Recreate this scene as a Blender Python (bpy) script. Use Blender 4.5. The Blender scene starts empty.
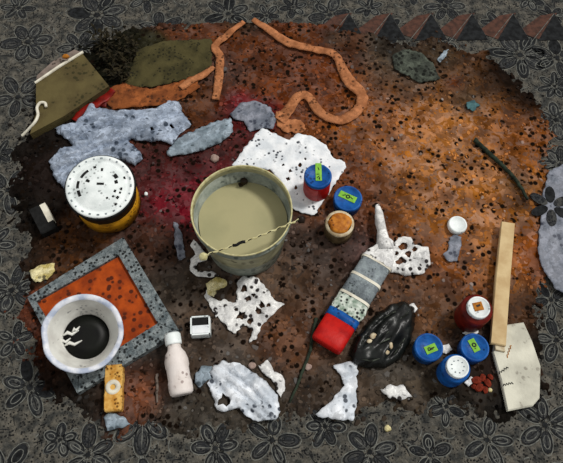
import bpy, bmesh, math, random
import numpy as np
from mathutils import Vector, Matrix, noise
from mathutils.geometry import delaunay_2d_cdt
R = random.Random(7)
C = bpy.context.scene.collection
PI = math.pi
# ------------------------------------------------------------------ camera
F = 620.0; TILT = math.radians(25); H = 1.9
CAM = Vector((0, -H*math.tan(TILT), H))
cd = bpy.data.cameras.new('camera'); cam = bpy.data.objects.new('camera', cd); C.objects.link(cam)
cam.location = CAM; cam.rotation_euler = (TILT, 0, 0)
cd.sensor_width = 36; cd.lens = F/563*36; cd.clip_start = .05
bpy.context.scene.camera = cam
G = 0.012            # mean level of the soil the things lie on
def P(u, v, z=G):
    x = (u-281.5)/F; y = (231.5-v)/F
    ct, st = math.cos(TILT), math.sin(TILT)
    d = Vector((x, y*ct+st, y*st-ct))
    t = (z-CAM.z)/d.z
    return CAM + d*t
def S(u, v, z=G):    # metres per pixel across
    p = P(u, v, z)-CAM
    return p.dot(Vector((0, math.sin(TILT), -math.cos(TILT))))/F
def lin(c):
    return tuple((x/255/12.92 if x/255 <= .04045 else ((x/255+.055)/1.055)**2.4) for x in c)
# ------------------------------------------------------------------ materials
def mat(name, c1, c2=None, scale=40, rough=.7, speck=None, sdens=.3, sscale=90, bump=.25, bscale=120, metal=0, attr=None, spec=.18, patch=0, pscale=45, ptint=.0):
    m = bpy.data.materials.new(name); m.use_nodes = True
    nt = m.node_tree; n = nt.nodes; L = nt.links
    b = n['Principled BSDF']; b.inputs['Roughness'].default_value = rough; b.inputs['Metallic'].default_value = metal
    b.inputs['Specular IOR Level'].default_value = spec
    tc = n.new('ShaderNodeTexCoord').outputs['Object']
    def noise_(sc, det=5):
        t = n.new('ShaderNodeTexNoise'); t.inputs['Scale'].default_value = sc; t.inputs['Detail'].default_value = det
        L.new(tc, t.inputs['Vector']); return t.outputs['Fac']
    def ramp(x, a, bb):
        r = n.new('ShaderNodeMapRange'); r.inputs[1].default_value = a; r.inputs[2].default_value = bb
        L.new(x, r.inputs[0]); return r.outputs[0]
    def mix(f, a, bb, mode='MIX'):
        x = n.new('ShaderNodeMix'); x.data_type = 'RGBA'; x.blend_type = mode
        if isinstance(f, float): x.inputs[0].default_value = f
        else: L.new(f, x.inputs[0])
        for i, s in ((6, a), (7, bb)):
            if isinstance(s, tuple): x.inputs[i].default_value = (*s, 1)
            else: L.new(s, x.inputs[i])
        return x.outputs[2]
    if attr:
        a = n.new('ShaderNodeAttribute'); a.attribute_name = attr; col = a.outputs['Color']
        if c2 is not None:
            col = mix(ramp(noise_(scale), .42, .6), col, mix(1.0, col, lin(c2), 'MULTIPLY'))
    else:
        c2 = c2 or tuple(x*.85 for x in c1)
        col = mix(ramp(noise_(scale), .4, .62), lin(c1), lin(c2))
    if patch:
        v = n.new('ShaderNodeTexVoronoi'); v.inputs['Scale'].default_value = pscale
        wv = n.new('ShaderNodeMix'); wv.data_type = 'VECTOR'; wv.inputs[0].default_value = .12
        tn = n.new('ShaderNodeTexNoise'); tn.inputs['Scale'].default_value = pscale*.8; L.new(tc, tn.inputs['Vector'])
        L.new(tc, wv.inputs[4]); L.new(tn.outputs['Color'], wv.inputs[5]); L.new(wv.outputs[1], v.inputs['Vector'])
        sp = n.new('ShaderNodeSeparateColor'); L.new(v.outputs['Color'], sp.inputs[0])
        mr = n.new('ShaderNodeMapRange'); mr.inputs[3].default_value = 1-patch; mr.inputs[4].default_value = 1+patch*.6; L.new(sp.outputs[0], mr.inputs[0])
        cc = n.new('ShaderNodeCombineColor')
        for i in range(3): L.new(mr.outputs[0], cc.inputs[i])
        col = mix(1.0, col, cc.outputs[0], 'MULTIPLY')
        if ptint:
            hs = n.new('ShaderNodeHueSaturation'); L.new(col, hs.inputs['Color'])
            m2 = n.new('ShaderNodeMapRange'); m2.inputs[3].default_value = 1-ptint; m2.inputs[4].default_value = 1+ptint*.3; L.new(sp.outputs[1], m2.inputs[0]); L.new(m2.outputs[0], hs.inputs['Saturation'])
            col = hs.outputs[0]
    if speck:
        v = n.new('ShaderNodeTexVoronoi'); v.inputs['Scale'].default_value = sscale; L.new(tc, v.inputs['Vector'])
        mm = n.new('ShaderNodeMath'); mm.operation = 'MULTIPLY'
        L.new(ramp(v.outputs['Distance'], .42, .30), mm.inputs[0])
        L.new(ramp(noise_(sscale*.22, 3), .62-sdens*.4, .66-sdens*.4), mm.inputs[1])
        col = mix(mm.outputs[0], col, lin(speck))
    L.new(col, b.inputs['Base Color'])
    if bump:
        bp = n.new('ShaderNodeBump'); bp.inputs['Strength'].default_value = bump; bp.inputs['Distance'].default_value = .004
        L.new(noise_(bscale), bp.inputs['Height']); L.new(bp.outputs[0], b.inputs['Normal'])
    return m
M = dict(
 white = mat('white_paper', (240,243,246), (212,218,224), 22, .7, (70,74,82), .2, 70, patch=.07, pscale=40),
 wsheet = mat('white_film', (226,230,236), (186,194,204), 18, .55, (70,76,86), .14, 50, patch=.24, pscale=38),
 torn  = mat('torn_white_paper', (238,238,236), (200,200,200), 30, .8, (44,40,40), .32, 50, patch=.25, pscale=60),
 bluish= mat('pale_blue_plastic', (166,178,196), (124,136,154), 24, .45, (60,70,84), .18, 40, patch=.42, pscale=50),
 lilac = mat('lilac_grey_plastic', (134,138,150), (100,106,118), 28, .5, (62,66,80), .25, 60, patch=.3, pscale=50),
 greyp = mat('grey_plastic', (146,160,172), (110,124,134), 26, .5, (74,84,92), .25, 50, patch=.35, pscale=48),
 olive = mat('olive_board', (92,82,50), (76,66,40), 14, .85, (52,48,26), .2, 60),
 olivecloth = mat('olive_cloth', (74,68,40), (54,50,28), 20, .95, (36,34,20), .35, 80, bump=.5),
 edge  = mat('white_edge', (226,222,206), (200,194,178), 30, .6),
 pink  = mat('pinkish_card', (126,112,104), (98,88,80), 30, .8, (66,56,50), .3),
 amber = mat('amber_spot', (176,112,32), (140,84,20), 60, .7),
 redp  = mat('red_plastic', (128,22,14), (84,14,10), 26, .5),
 rust  = mat('rust_cloth', (142,80,40), (108,58,28), 30, .9, (74,40,20), .25, 60, patch=.3, pscale=45),
 tan   = mat('tan_webbing', (180,118,78), (150,94,58), 34, .85, (92,56,32), .22, 70, patch=.25, pscale=50),
 lid   = mat('white_lid', (240,246,246), (214,222,222), 18, .5, (160,166,166), .15, 90),
 black = mat('black_print', (14,14,14), (24,24,24), 60, .6),
 dkcan = mat('dark_brown_metal', (40,26,14), (26,16,10), 30, .5),
 ochre = mat('ochre_label', (196,140,22), (150,102,14), 30, .6, (92,62,12), .25, 90),
 frame = mat('speckled_grey_frame', (128,136,138), (88,98,102), 40, .6, (28,32,34), .5, 80, patch=.5, pscale=90),
 orange= mat('orange_board', (172,72,14), (132,50,8), 22, .7, (76,28,8), .3, 50),
 enamel= mat('white_enamel', (222,222,216), (196,194,188), 16, .4, (150,150,148), .1),
 bluer = mat('blue_grey_rim', (228,230,236), (168,178,198), 30, .4),
 tar   = mat('black_liquid', (8,8,8), (14,16,12), 20, .45, spec=.15, bump=.1, bscale=30),
 cream = mat('cream_plastic', (158,156,126), (132,130,102), 14, .6, (104,100,74), .25, 50, patch=.15, pscale=30),
 creaml= mat('cream_paint', (166,160,122), (154,150,114), 9, .55, bump=.05, bscale=20),
 bucketout = mat('grey_bucket_side', (150,156,144), (122,130,120), 24, .6, (86,94,86), .25, 45, patch=.2, pscale=40),
 rope  = mat('pale_rope', (206,200,156), (176,168,120), 80, .8),
 blue  = mat('blue_lid', (24,92,168), (14,68,136), 34, .45, (10,44,94), .2, 90),
 navy  = mat('dark_blue_plastic', (22,62,112), (12,40,78), 30, .5),
 green = mat('green_sticker', (136,196,70), (112,170,52), 60, .6),
 red   = mat('red_side', (186,26,20), (156,14,14), 30, .5),
 rose  = mat('rose_panel', (196,92,92), (170,70,70), 40, .6),
 maroon= mat('maroon_side', (112,26,16), (74,14,10), 30, .45),
 gold  = mat('amber_lid', (196,124,40), (150,84,20), 50, .5, (96,52,14), .3, 100),
 jarb  = mat('clouded_jar', (104,88,62), (76,62,42), 40, .35, (62,52,36), .3, 90),
 silver= mat('silver_grey_label', (138,148,152), (112,120,126), 50, .55, (74,82,84), .2, 110, patch=.25, pscale=70),
 mint  = mat('patterned_band', (206,214,204), (122,142,126), 55, .6, (34,38,36), .4, 75),
 bag   = mat('black_film', (9,10,10), (20,24,22), 30, .38, spec=.35, bump=.25, bscale=50),
 bone  = mat('pale_scrap', (208,196,168), (172,152,120), 60, .8),
 wood  = mat('pale_wood', (206,182,138), (188,160,116), 20, .7, bump=.2),
 blade = mat('chalky_blade', (214,212,196), (184,182,168), 12, .7, (150,146,134), .12, 60),
 pbot  = mat('pinkish_white_plastic', (226,218,214), (206,196,190), 20, .5, (158,144,140), .2, 70),
 sponge= mat('ochre_sponge', (216,172,94), (184,130,54), 50, .9, (110,72,24), .25, 100),
 yell  = mat('yellow_scrap', (224,214,168), (178,162,96), 40, .8, (90,84,60), .2, 60, patch=.35, pscale=80),
 stick = mat('dark_bark', (48,58,46), (26,32,24), 50, .9, bump=.6),
 greyrag = mat('grey_green_rag', (80,86,76), (52,56,50), 30, .9, (26,28,24), .5, 50, patch=.45, pscale=50),
 teal  = mat('teal_scrap', (74,112,116), (50,80,86), 60, .7),
 dleaf = mat('dark_leaf', (46,40,24), (22,20,12), 60, .9),
 crumb = mat('red_crumb', (126,44,24), (86,28,16), 60, .8),
 pebble= mat('pale_pebble', (168,146,136), (130,110,102), 60, .8),
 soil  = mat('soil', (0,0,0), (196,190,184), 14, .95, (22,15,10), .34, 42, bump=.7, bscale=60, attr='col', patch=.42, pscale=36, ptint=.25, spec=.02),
 litter= mat('litter', (0,0,0), None, 30, .9, attr='col', bump=.2, spec=.02),
 floor = mat('patterned_floor', (92,88,79), (52,53,51), 34, .9, (24,24,24), .5, 120, bump=.8, bscale=140, patch=.4, pscale=75, ptint=.3),
 fdark = mat('pattern_dark', (15,16,18), (34,36,38), 50, .9),
 flight= mat('pattern_light', (112,113,107), (74,76,74), 60, .9),
 fpetal= mat('pattern_petal', (68,68,66), (42,44,47), 50, .9, (22,24,28), .5, 110, patch=.4, pscale=80),
 fpink = mat('pattern_pink', (84,56,46), (60,42,36), 50, .9),
)
# ------------------------------------------------------------------ mesh helpers
def obj(name, bm, mats, parent=None, smooth=False, solid=0, subsurf=0):
    bmesh.ops.recalc_face_normals(bm, faces=bm.faces) if not solid else None
    me = bpy.data.meshes.new(name); bm.to_mesh(me); bm.free()
    for m in (mats if isinstance(mats, (list, tuple)) else [mats]): me.materials.append(m)
    if smooth:
        for p in me.polygons: p.use_smooth = True
    o = bpy.data.objects.new(name, me); C.objects.link(o)
    if parent: o.parent = parent
    if solid:
        s = o.modifiers.new('thickness', 'SOLIDIFY'); s.thickness = solid; s.offset = 1
    if subsurf:
        s = o.modifiers.new('sub', 'SUBSURF'); s.levels = s.render_levels = subsurf
    return o
def tag(o, label=None, cat=None, group=None, kind=None):
    for k, v in (('label', label), ('category', cat), ('group', group), ('kind', kind)):
        if v: o[k] = v
    return o
def thing(name, label, cat, loc, rz=0, group=None):
    o = bpy.data.objects.new(name, None); C.objects.link(o)
    o.empty_display_size = .05; o.location = loc; o.rotation_euler = (0, 0, rz)
    return tag(o, label, cat, group)
def lathe(bm, prof, seg=40, cx=0, cy=0, mi=0, wob=0):
    rings = []
    for r, z in prof:
        if r < 1e-6: rings.append([bm.verts.new((cx, cy, z))])
        else:
            rings.append([bm.verts.new((cx+r*(1+wob*noise.noise((math.cos(2*PI*i/seg)*2, math.sin(2*PI*i/seg)*2, z*9)))*math.cos(2*PI*i/seg), cy+r*math.sin(2*PI*i/seg), z)) for i in range(seg)])
    for a, b in zip(rings, rings[1:]):
        for i in range(seg):
            j = (i+1) % seg
            if len(a) == 1 and len(b) == 1: continue
            if len(a) == 1: f = bm.faces.new((a[0], b[j], b[i]))
            elif len(b) == 1: f = bm.faces.new((a[i], a[j], b[0]))
            else: f = bm.faces.new((a[i], a[j], b[j], b[i]))
            f.material_index = mi
    return bm
def tube(bm, pts, rad, seg=8, mi=0):
    pts = [Vector(p) for p in pts]; rings = []
    for i, p in enumerate(pts):
        t = (pts[min(i+1, len(pts)-1)]-pts[max(i-1, 0)]).normalized()
        a = t.orthogonal().normalized() if abs(t.z) > .95 else t.cross(Vector((0, 0, 1))).normalized()
        b = t.cross(a); r = rad[i] if isinstance(rad, (list, tuple)) else rad
        rings.append([bm.verts.new(p+(a*math.cos(2*PI*k/seg)+b*math.sin(2*PI*k/seg))*r) for k in range(seg)])
    for a, b in zip(rings, rings[1:]):
        for k in range(seg):
            f = bm.faces.new((a[k], a[(k+1) % seg], b[(k+1) % seg], b[k])); f.material_index = mi
    for rr in (rings[0][::-1], rings[-1]): bm.faces.new(rr).material_index = mi
    return bm
def prism(bm, pts, z0, z1, bev=0, mi=0):   # pts: 2-D outline, any order of winding
    if sum(a[0]*b[1]-b[0]*a[1] for a, b in zip(pts, pts[1:]+pts[:1])) < 0: pts = pts[::-1]
    lo = [bm.verts.new((p[0], p[1], z0)) for p in pts]; 
    c = sum((Vector((p[0], p[1])) for p in pts), Vector((0, 0)))/len(pts)
    rings = [lo]
    if bev:
        rings.append([bm.verts.new((p[0], p[1], z1-bev)) for p in pts])
        rings.append([bm.verts.new((*(Vector(p[:2])+(c-Vector(p[:2])).normalized()*bev), z1)) for p in pts])
    else: rings.append([bm.verts.new((p[0], p[1], z1)) for p in pts])
    bm.faces.new(lo[::-1]).material_index = mi
    for a, b in zip(rings, rings[1:]):
        for i in range(len(a)):
            j = (i+1) % len(a); bm.faces.new((a[i], a[j], b[j], b[i])).material_index = mi
    bm.faces.new(rings[-1]).material_index = mi
    return bm
def spline(pts, n=8):
    out = []
    for i in range(len(pts)-1):
        p0, p1, p2, p3 = pts[max(i-1, 0)], pts[i], pts[i+1], pts[min(i+2, len(pts)-1)]
        for k in range(n):
            t = k/n
            out.append(tuple(.5*(2*b+(c-a)*t+(2*a-5*b+4*c-d)*t*t+(3*b-a-3*c+d)*t**3) for a, b, c, d in zip(p0, p1, p2, p3)))
    out.append(pts[-1]); return out
def inside(x, y, poly):
    r = False; n = len(poly)
    for i in range(n):
        x1, y1 = poly[i]; x2, y2 = poly[i-1]
        if (y1 > y) != (y2 > y) and x < (x2-x1)*(y-y1)/(y2-y1)+x1: r = not r
    return r
def crumple_bm(poly_px, amp=.012, freq=22, holes=(), jag=.004, step=.007, z=.004, bulge=0, seed=0, base=G, origin=None, aniso=None):
    rr = random.Random(seed+3)
    w = [P(u, v, base) for u, v in poly_px]; w = [(p.x, p.y) for p in w]
    c0 = origin or (sum(p[0] for p in w)/len(w), sum(p[1] for p in w)/len(w))
    out = []
    for i in range(len(w)):
        a = Vector(w[i]); b = Vector(w[(i+1) % len(w)]); n = max(1, int((b-a).length/step))
        nrm = Vector((-(b-a).y, (b-a).x)).normalized()
        for k in range(n):
            p = a+(b-a)*k/n
            out.append(p+nrm*noise.noise((p.x*70, p.y*70, seed))*jag*1.6)
    pv = [(p.x, p.y) for p in out]; N = len(pv)
    verts = [Vector(p) for p in pv]; edges = [(i, (i+1) % N) for i in range(N)]
    hp = []
    for hu, hv, hr in holes:
        hc = P(hu, hv, base); rad = hr*.0034; k0 = len(verts); K = 10
        ring = []
        for k in range(K):
            q = rad*(1+.45*rr.uniform(-1, 1)); ring.append((hc.x+q*math.cos(2*PI*k/K), hc.y+q*math.sin(2*PI*k/K)))
        if not all(inside(a, b, pv) for a, b in ring): continue
        hp.append(ring); verts += [Vector(a) for a in ring]; edges += [(k0+k, k0+(k+1) % K) for k in range(K)]
    xs = [p[0] for p in pv]; ys = [p[1] for p in pv]
    x = min(xs)
    while x < max(xs):
        y = min(ys)
        while y < max(ys):
            a, b = x+rr.uniform(-.3, .3)*step, y+rr.uniform(-.3, .3)*step
            if inside(a, b, pv) and min((a-q[0])**2+(b-q[1])**2 for q in pv) > (step*.5)**2: verts.append(Vector((a, b)))
            y += step
        x += step
    vo, eo, fo, *_ = delaunay_2d_cdt(verts, edges, [], 0, 1e-6)
    bm = bmesh.new()
    cs = [Vector(p) for p in pv]
    bv = []
    for p in vo:
        s = Vector((p.x*freq, p.y*freq, seed*3.7))
        if aniso is not None:
            ca, sa = math.cos(aniso), math.sin(aniso); al, ac = p.x*ca+p.y*sa, -p.x*sa+p.y*ca
            h = amp*(1-2.4*abs(noise.noise((al*7, ac*34, seed))))*.8+amp*.3*noise.noise((al*22, ac*60, seed+4))+amp*.2
        else:
            f1 = noise.voronoi(Vector((s.x*1.3+.4*noise.noise(s), s.y*.8, s.z)))[0]
            h = amp*(1.5*(f1[1]-f1[0])*.5+.5*noise.noise(s*.8)+.12*noise.noise(s*4))+amp*.12
        d = min((p-q).length for q in cs)
        if bulge: h += bulge*math.sqrt(min(1, d/.05))
        h *= min(1, .35+d/.02)
        bv.append(bm.verts.new((p.x-c0[0], p.y-c0[1], z+max(0, h))))
    for f in fo:
        c = sum((vo[i] for i in f), Vector((0, 0)))/len(f)
        if not inside(c.x, c.y, pv) or any(inside(c.x, c.y, h) for h in hp): continue
        ff = bm.faces.new([bv[i] for i in f])
        if ff.normal.z < 0 or (ff.normal_update() or ff.normal.z < 0): ff.normal_flip()
    for v in [v for v in bm.verts if not v.link_faces]: bm.verts.remove(v)
    return bm, (c0[0], c0[1], base)
def sheet(name, label, cat, poly, m, group=None, thick=.0012, smooth=True, **kw):
    bm, loc = crumple_bm(poly, **kw)
    o = obj(name, bm, m, solid=thick, smooth=smooth); o.location = loc
    return tag(o, label, cat, group)
def ribbon(name, label, cat, path, width, m, group=None, thick=.004, seed=0, amp=.006):
    w = [P(u, v) for u, v in path]; pts = spline([(p.x, p.y, 0) for p in w], 8)
    wd = spline([(x,) for x in (width if isinstance(width, list) else [width]*len(path))], 8)
    c0 = Vector(pts[len(pts)//2]); bm = bmesh.new(); rows = []
    for i, p in enumerate(pts):
        p = Vector(p); t = (Vector(pts[min(i+1, len(pts)-1)])-Vector(pts[max(0, i-1)])).normalized(); n = Vector((-t.y, t.x, 0))
        row = []
        for k in range(5):
            s = (k-2)/2; q = p+n*s*wd[i][0]*.0034*.5*(1+.25*noise.noise((i*.5, s, seed)))
            z = .004+amp*max(0, .4+noise.noise((q.x*25, q.y*25, seed+9)))+.002*(1-s*s)
            row.append(bm.verts.new((q.x-c0.x, q.y-c0.y, z)))
        rows.append(row)
    for a, b in zip(rows, rows[1:]):
        for k in range(4): bm.faces.new((a[k+1], a[k], b[k], b[k+1]))
    for f in bm.faces:
        f.normal_update()
        if f.normal.z < 0: f.normal_flip()
    o = obj(name, bm, m, solid=thick, smooth=True); o.location = (c0.x, c0.y, G)
    return tag(o, label, cat, group)
def lump(bm, c, r, flat=.6, seed=0, sub=2, mi=0):
    n0 = len(bm.verts); res = bmesh.ops.create_icosphere(bm, subdivisions=sub, radius=1)
    for v in res['verts']:
        k = 1+.35*noise.noise(v.co*1.6+Vector((seed*1.7, 0, seed)))
        rx = r if not isinstance(r, tuple) else None
        if rx: v.co = Vector((v.co.x*r*k, v.co.y*r*k, v.co.z*r*flat*k))
        else: v.co = Vector((v.co.x*r[0]*k, v.co.y*r[1]*k, v.co.z*r[2]*k))
        v.co += Vector(c)
    for f in bm.faces:
        if any(v in res['verts'] for v in f.verts[:1]): f.material_index = mi
    return bm
# ------------------------------------------------------------------ the setting
SOIL = [(70,62),(92,38),(135,28),(200,20),(255,16),(310,20),(365,34),(430,42),(480,48),(530,92),(546,120),(549,200),(545,300),(545,385),(530,412),(480,412),(440,402),(390,408),(345,418),(300,424),(200,428),(150,424),(118,436),(85,420),(45,385),(24,345),(22,270),(18,205),(14,150),(28,110)]
SW = [P(u, v, 0) for u, v in SOIL]; SW = [(p.x, p.y) for p in SW]
# floor with its woven-in flower pattern
fb = bmesh.new()
def strip(pts, w, z, mi):
    pts = [Vector((p[0], p[1])) for p in pts]; L_, R_ = [], []
    for i, p in enumerate(pts):
        t = pts[min(i+1, len(pts)-1)]-pts[max(0, i-1)]
        if t.length < 1e-7: t = Vector((1, 0))
        t.normalize(); n = Vector((-t.y, t.x)); 
        e = w*.5*(.35 if i in (0, len(pts)-1) else 1)
        L_.append(fb.verts.new((*(p+n*e), z))); R_.append(fb.verts.new((*(p-n*e), z)))
    for i in range(len(pts)-1):
        fb.faces.new((R_[i], R_[i+1], L_[i+1], L_[i])).material_index = mi
q = [fb.verts.new((x, y, 0)) for x, y in ((-4, -3), (4, -3), (4, 4), (-4, 4))]; fb.faces.new(q)
def flower(x, y, r, rot, n=5, dark=False):
    for k in range(n):
        a = rot+2*PI*k/n+R.uniform(-.12, .12); d = Vector((math.cos(a), math.sin(a))); e = Vector((-d.y, d.x))
        L0 = r*R.uniform(.85, 1.1); wv = r*R.uniform(.17, .24)
        def pet(s, l0=.22, T=14):
            out = []
            for i in range(T):
                t = 2*PI*i/T; l = L0*(l0+(1-l0)*.5*(1-math.cos(t)*(1+.0*s)))
                out.append(Vector((x, y))+d*((l-L0*.6)*s+L0*.6)+e*math.sin(t)*wv*s)
            return out
        c = [fb.verts.new((*p, .0006)) for p in pet(.96)]; fb.faces.new(c).material_index = 1 if (dark and k % 2) else 3
        for s, w, mi, z in ((1.0, .0042, 1, .0012), (1.22, .0026, 2, .0010), (.62, .0026, 2 if R.random() < .5 else 1, .0014)):
            o = pet(s); strip(o+[o[0]], w, z, mi)
        strip([Vector((x, y)), Vector((x, y))+d*L0*.45, Vector((x, y))+d*L0*.85], .003, .0016, 1 if R.random() < .6 else 2)
    c = [fb.verts.new((x+r*.1*math.cos(t*PI/4), y+r*.1*math.sin(t*PI/4), .0018)) for t in range(8)]; fb.faces.new(c).material_index = 1
known = [(28,42,27,.2,6,0),(97,15,30,.3,7,1),(18,97,27,1,5,0),(160,28,22,.5,5,0),(30,387,30,.9,6,1),(143,418,32,.2,7,0),(88,455,28,.6,6,0),(8,190,26,0,5,0),(12,290,28,.4,6,0),(228,14,24,.4,6,1),(520,55,30,.2,7,1),(557,58,24,.6,6,1),(556,120,24,.6,6,0),(545,425,28,.5,6,0),(487,440,26,0,5,0),(370,452,26,.3,6,0),(272,440,26,.1,5,0),(556,340,22,.5,5,0),(60,440,18,.2,5,0),(15,340,20,.3,5,0),(430,455,22,.3,5,1),(330,15,22,.3,6,0),(215,448,24,.1,6,0)]
pl = []
for u, v, r, rot, n, dk in known:
    p = P(u, v, 0); flower(p.x, p.y, r*S(u, v, 0), rot, n, dk); pl.append((p.x, p.y, r*.0034))
for _ in range(2500):
    x, y = R.uniform(-1.5, 1.5), R.uniform(-1.1, 1.3); r = R.uniform(.05, .09)
    if inside(x, y, SW): continue
    if all((x-a)**2+(y-b)**2 > ((r+c)*.95)**2 for a, b, c in pl):
        flower(x, y, r, R.uniform(0, 6), R.choice((5, 6, 6, 7)), R.random() < .25); pl.append((x, y, r))
for _ in range(3600):        # small scribbles between the flowers
    x, y = R.uniform(-1.4, 1.4), R.uniform(-1.05, 1.2)
    if inside(x, y, SW) or any((x-a)**2+(y-b)**2 < (c*.55)**2 for a, b, c in pl): continue
    a = R.uniform(0, 6.3); k = R.uniform(-60, 60); l = R.uniform(.012, .05); pts = []; px, py = x, y
    for i in range(6):
        pts.append((px, py)); px += math.cos(a)*l/5; py += math.sin(a)*l/5; a += k*l/5
    strip(pts, R.uniform(.0018, .0038), R.choice((.0004, .0008)), R.choice((1, 1, 2)))
for k in range(9):           # the row of triangles along the upper right edge
    u0 = 325+k*41; pa, pb, pc, pd = P(u0, 44, 0), P(u0+24, 14, 0), P(u0+40, 40, 0), P(u0+31, 12, 0)
    for tri, z, mi in (((P(u0-12, 32, 0), P(u0+10, 40, 0), P(u0+27, 13, 0), P(u0+10, 16, 0)), .0020, 4), ((P(u0+8, 41, 0), pb, pc), .0024, 1)):
        fb.faces.new([fb.verts.new((p.x, p.y, z)) for p in tri]).material_index = mi
    strip([(pa.x, pa.y), (pb.x, pb.y)], .007, .0028, 2); strip([(pb.x, pb.y), (pc.x, pc.y)], .006, .0028, 3)
for f in fb.faces:
    f.normal_update()
    if f.normal.z < 0: f.normal_flip()
me = bpy.data.meshes.new('floor'); fb.to_mesh(me); fb.free()
for k in ('floor', 'fdark', 'flight', 'fpetal', 'fpink'): me.materials.append(M[k])
o = bpy.data.objects.new('floor', me); C.objects.link(o); tag(o, 'dark grey floor with a carved looking flower pattern all round', None, None, 'structure')
# soil patch
blobs = [(188,196,22,(124,16,36)),(172,165,26,(78,34,32)),(240,108,14,(124,18,40)),(270,112,10,(118,20,30)),(300,70,35,(108,52,18)),(260,60,30,(104,54,22)),(330,90,30,(122,60,18)),(380,110,40,(142,80,28)),(440,140,50,(176,108,34)),(460,180,40,(176,108,34)),(420,190,30,(150,90,32)),(480,230,30,(166,100,32)),(430,300,20,(108,72,44)),(510,140,25,(130,72,26)),(395,70,28,(62,66,58)),(440,60,22,(80,48,24)),(470,90,22,(72,46,24)),(505,80,20,(10,8,8)),(525,100,14,(10,7,6)),(375,200,25,(96,54,34)),(360,170,25,(114,60,26)),(320,300,25,(92,70,56)),(300,330,25,(108,66,38)),(285,290,20,(96,74,56)),(340,380,25,(84,68,54)),(200,320,25,(88,70,56)),(170,290,25,(84,74,64)),(160,250,20,(74,44,30)),(215,340,20,(86,74,64)),(140,390,16,(122,66,34)),(150,360,14,(64,58,54)),(30,220,18,(26,20,16)),(70,240,15,(84,50,22)),(40,180,15,(32,22,18)),(35,130,15,(26,20,16)),(35,330,12,(100,46,18)),(50,385,14,(52,32,22)),(90,390,18,(48,40,34)),(110,60,16,(22,22,12)),(140,60,12,(48,46,26)),(205,110,20,(98,54,22)),(150,120,18,(86,44,22)),(230,120,16,(88,28,28)),(420,390,22,(78,66,52)),(460,400,18,(52,46,40)),(390,360,18,(74,68,60)),(480,350,15,(60,44,36)),(530,250,15,(150,78,22)),(525,310,12,(84,52,28)),(250,400,22,(72,64,54)),(440,260,25,(130,72,28)),(410,280,18,(108,72,46)),(250,18,14,(56,46,32)),(330,250,22,(84,68,60)),(320,400,20,(62,52,44)),(180,410,18,(74,68,60)),(395,45,14,(38,30,26)),(345,45,14,(80,46,24)),(400,96,7,(14,11,9)),(412,92,12,(78,70,62)),(440,56,14,(58,62,50)),(465,98,12,(70,74,66)),(455,84,7,(92,30,16)),(378,84,8,(20,14,10)),(430,78,8,(70,66,56)),(515,184,10,(30,34,26)),(520,205,7,(24,14,8)),(335,40,9,(66,58,48)),(300,40,12,(112,60,22)),(230,70,14,(78,58,52)),(440,195,8,(84,30,14)),(30,250,12,(44,30,20)),(28,200,12,(20,16,12)),(505,412,14,(26,22,18)),(540,330,10,(30,24,18)),(60,395,14,(24,20,16)),(330,215,14,(110,62,30)),(355,250,14,(90,62,58))]  # dark blobs along the rim put a vignette into the soil colour
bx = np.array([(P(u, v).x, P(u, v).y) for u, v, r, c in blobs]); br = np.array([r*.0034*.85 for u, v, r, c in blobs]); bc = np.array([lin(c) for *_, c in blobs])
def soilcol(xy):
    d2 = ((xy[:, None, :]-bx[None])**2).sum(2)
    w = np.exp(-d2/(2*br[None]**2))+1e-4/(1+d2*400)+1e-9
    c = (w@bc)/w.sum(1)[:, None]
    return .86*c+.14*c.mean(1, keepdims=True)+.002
st = .0068; X0, X1, Y0, Y1 = -1.08, 1.08, -.76, .92
nx = int((X1-X0)/st); ny = int((Y1-Y0)/st)
sw = np.array(SW)
def sdist(x, y):
    a = sw; b = np.roll(sw, -1, 0); ab = b-a; ap = np.array((x, y))-a
    t = np.clip((ap*ab).sum(1)/(ab*ab).sum(1), 0, 1); d = np.sqrt(((ap-ab*t[:, None])**2).sum(1).min())
    return d if inside(x, y, SW) else -d
def soil_z(x, y):
    d = sdist(x, y)
    n1 = noise.noise((x*9, y*9, 1)); n2 = noise.noise((x*38, y*38, 2)); n3 = noise.noise((x*90, y*90, 5))
    e = d+.05*n1+.035*n2+.02*n3
    return -.006+.017*max(0, min(1, e/.05+.3))+.0035*n2*min(1, max(0, e/.05))+.0022*n3+.0015*n1
vs, keep = [], {}
for j in range(ny):
    for i in range(nx):
        x, y = X0+i*st+R.uniform(-.3, .3)*st, Y0+j*st+R.uniform(-.3, .3)*st
        vs.append((x, y, soil_z(x, y)))
fs = []
for j in range(ny-1):
    for i in range(nx-1):
        q = (j*nx+i, j*nx+i+1, (j+1)*nx+i+1, (j+1)*nx+i)
        if max(vs[k][2] for k in q) > -.003: fs.append(q)
me = bpy.data.meshes.new('ground'); me.from_pydata(vs, [], fs); me.materials.append(M['soil'])
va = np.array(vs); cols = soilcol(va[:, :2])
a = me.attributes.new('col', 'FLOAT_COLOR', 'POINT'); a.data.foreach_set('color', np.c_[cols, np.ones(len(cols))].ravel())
bmx = bmesh.new(); bmx.from_mesh(me)
for v in [v for v in bmx.verts if not v.link_faces]: bmx.verts.remove(v)
bmx.to_mesh(me); bmx.free()
o = bpy.data.objects.new('ground', me); C.objects.link(o); tag(o, 'rust brown and orange bare soil patch under all the rubbish', None, None, 'structure')
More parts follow.
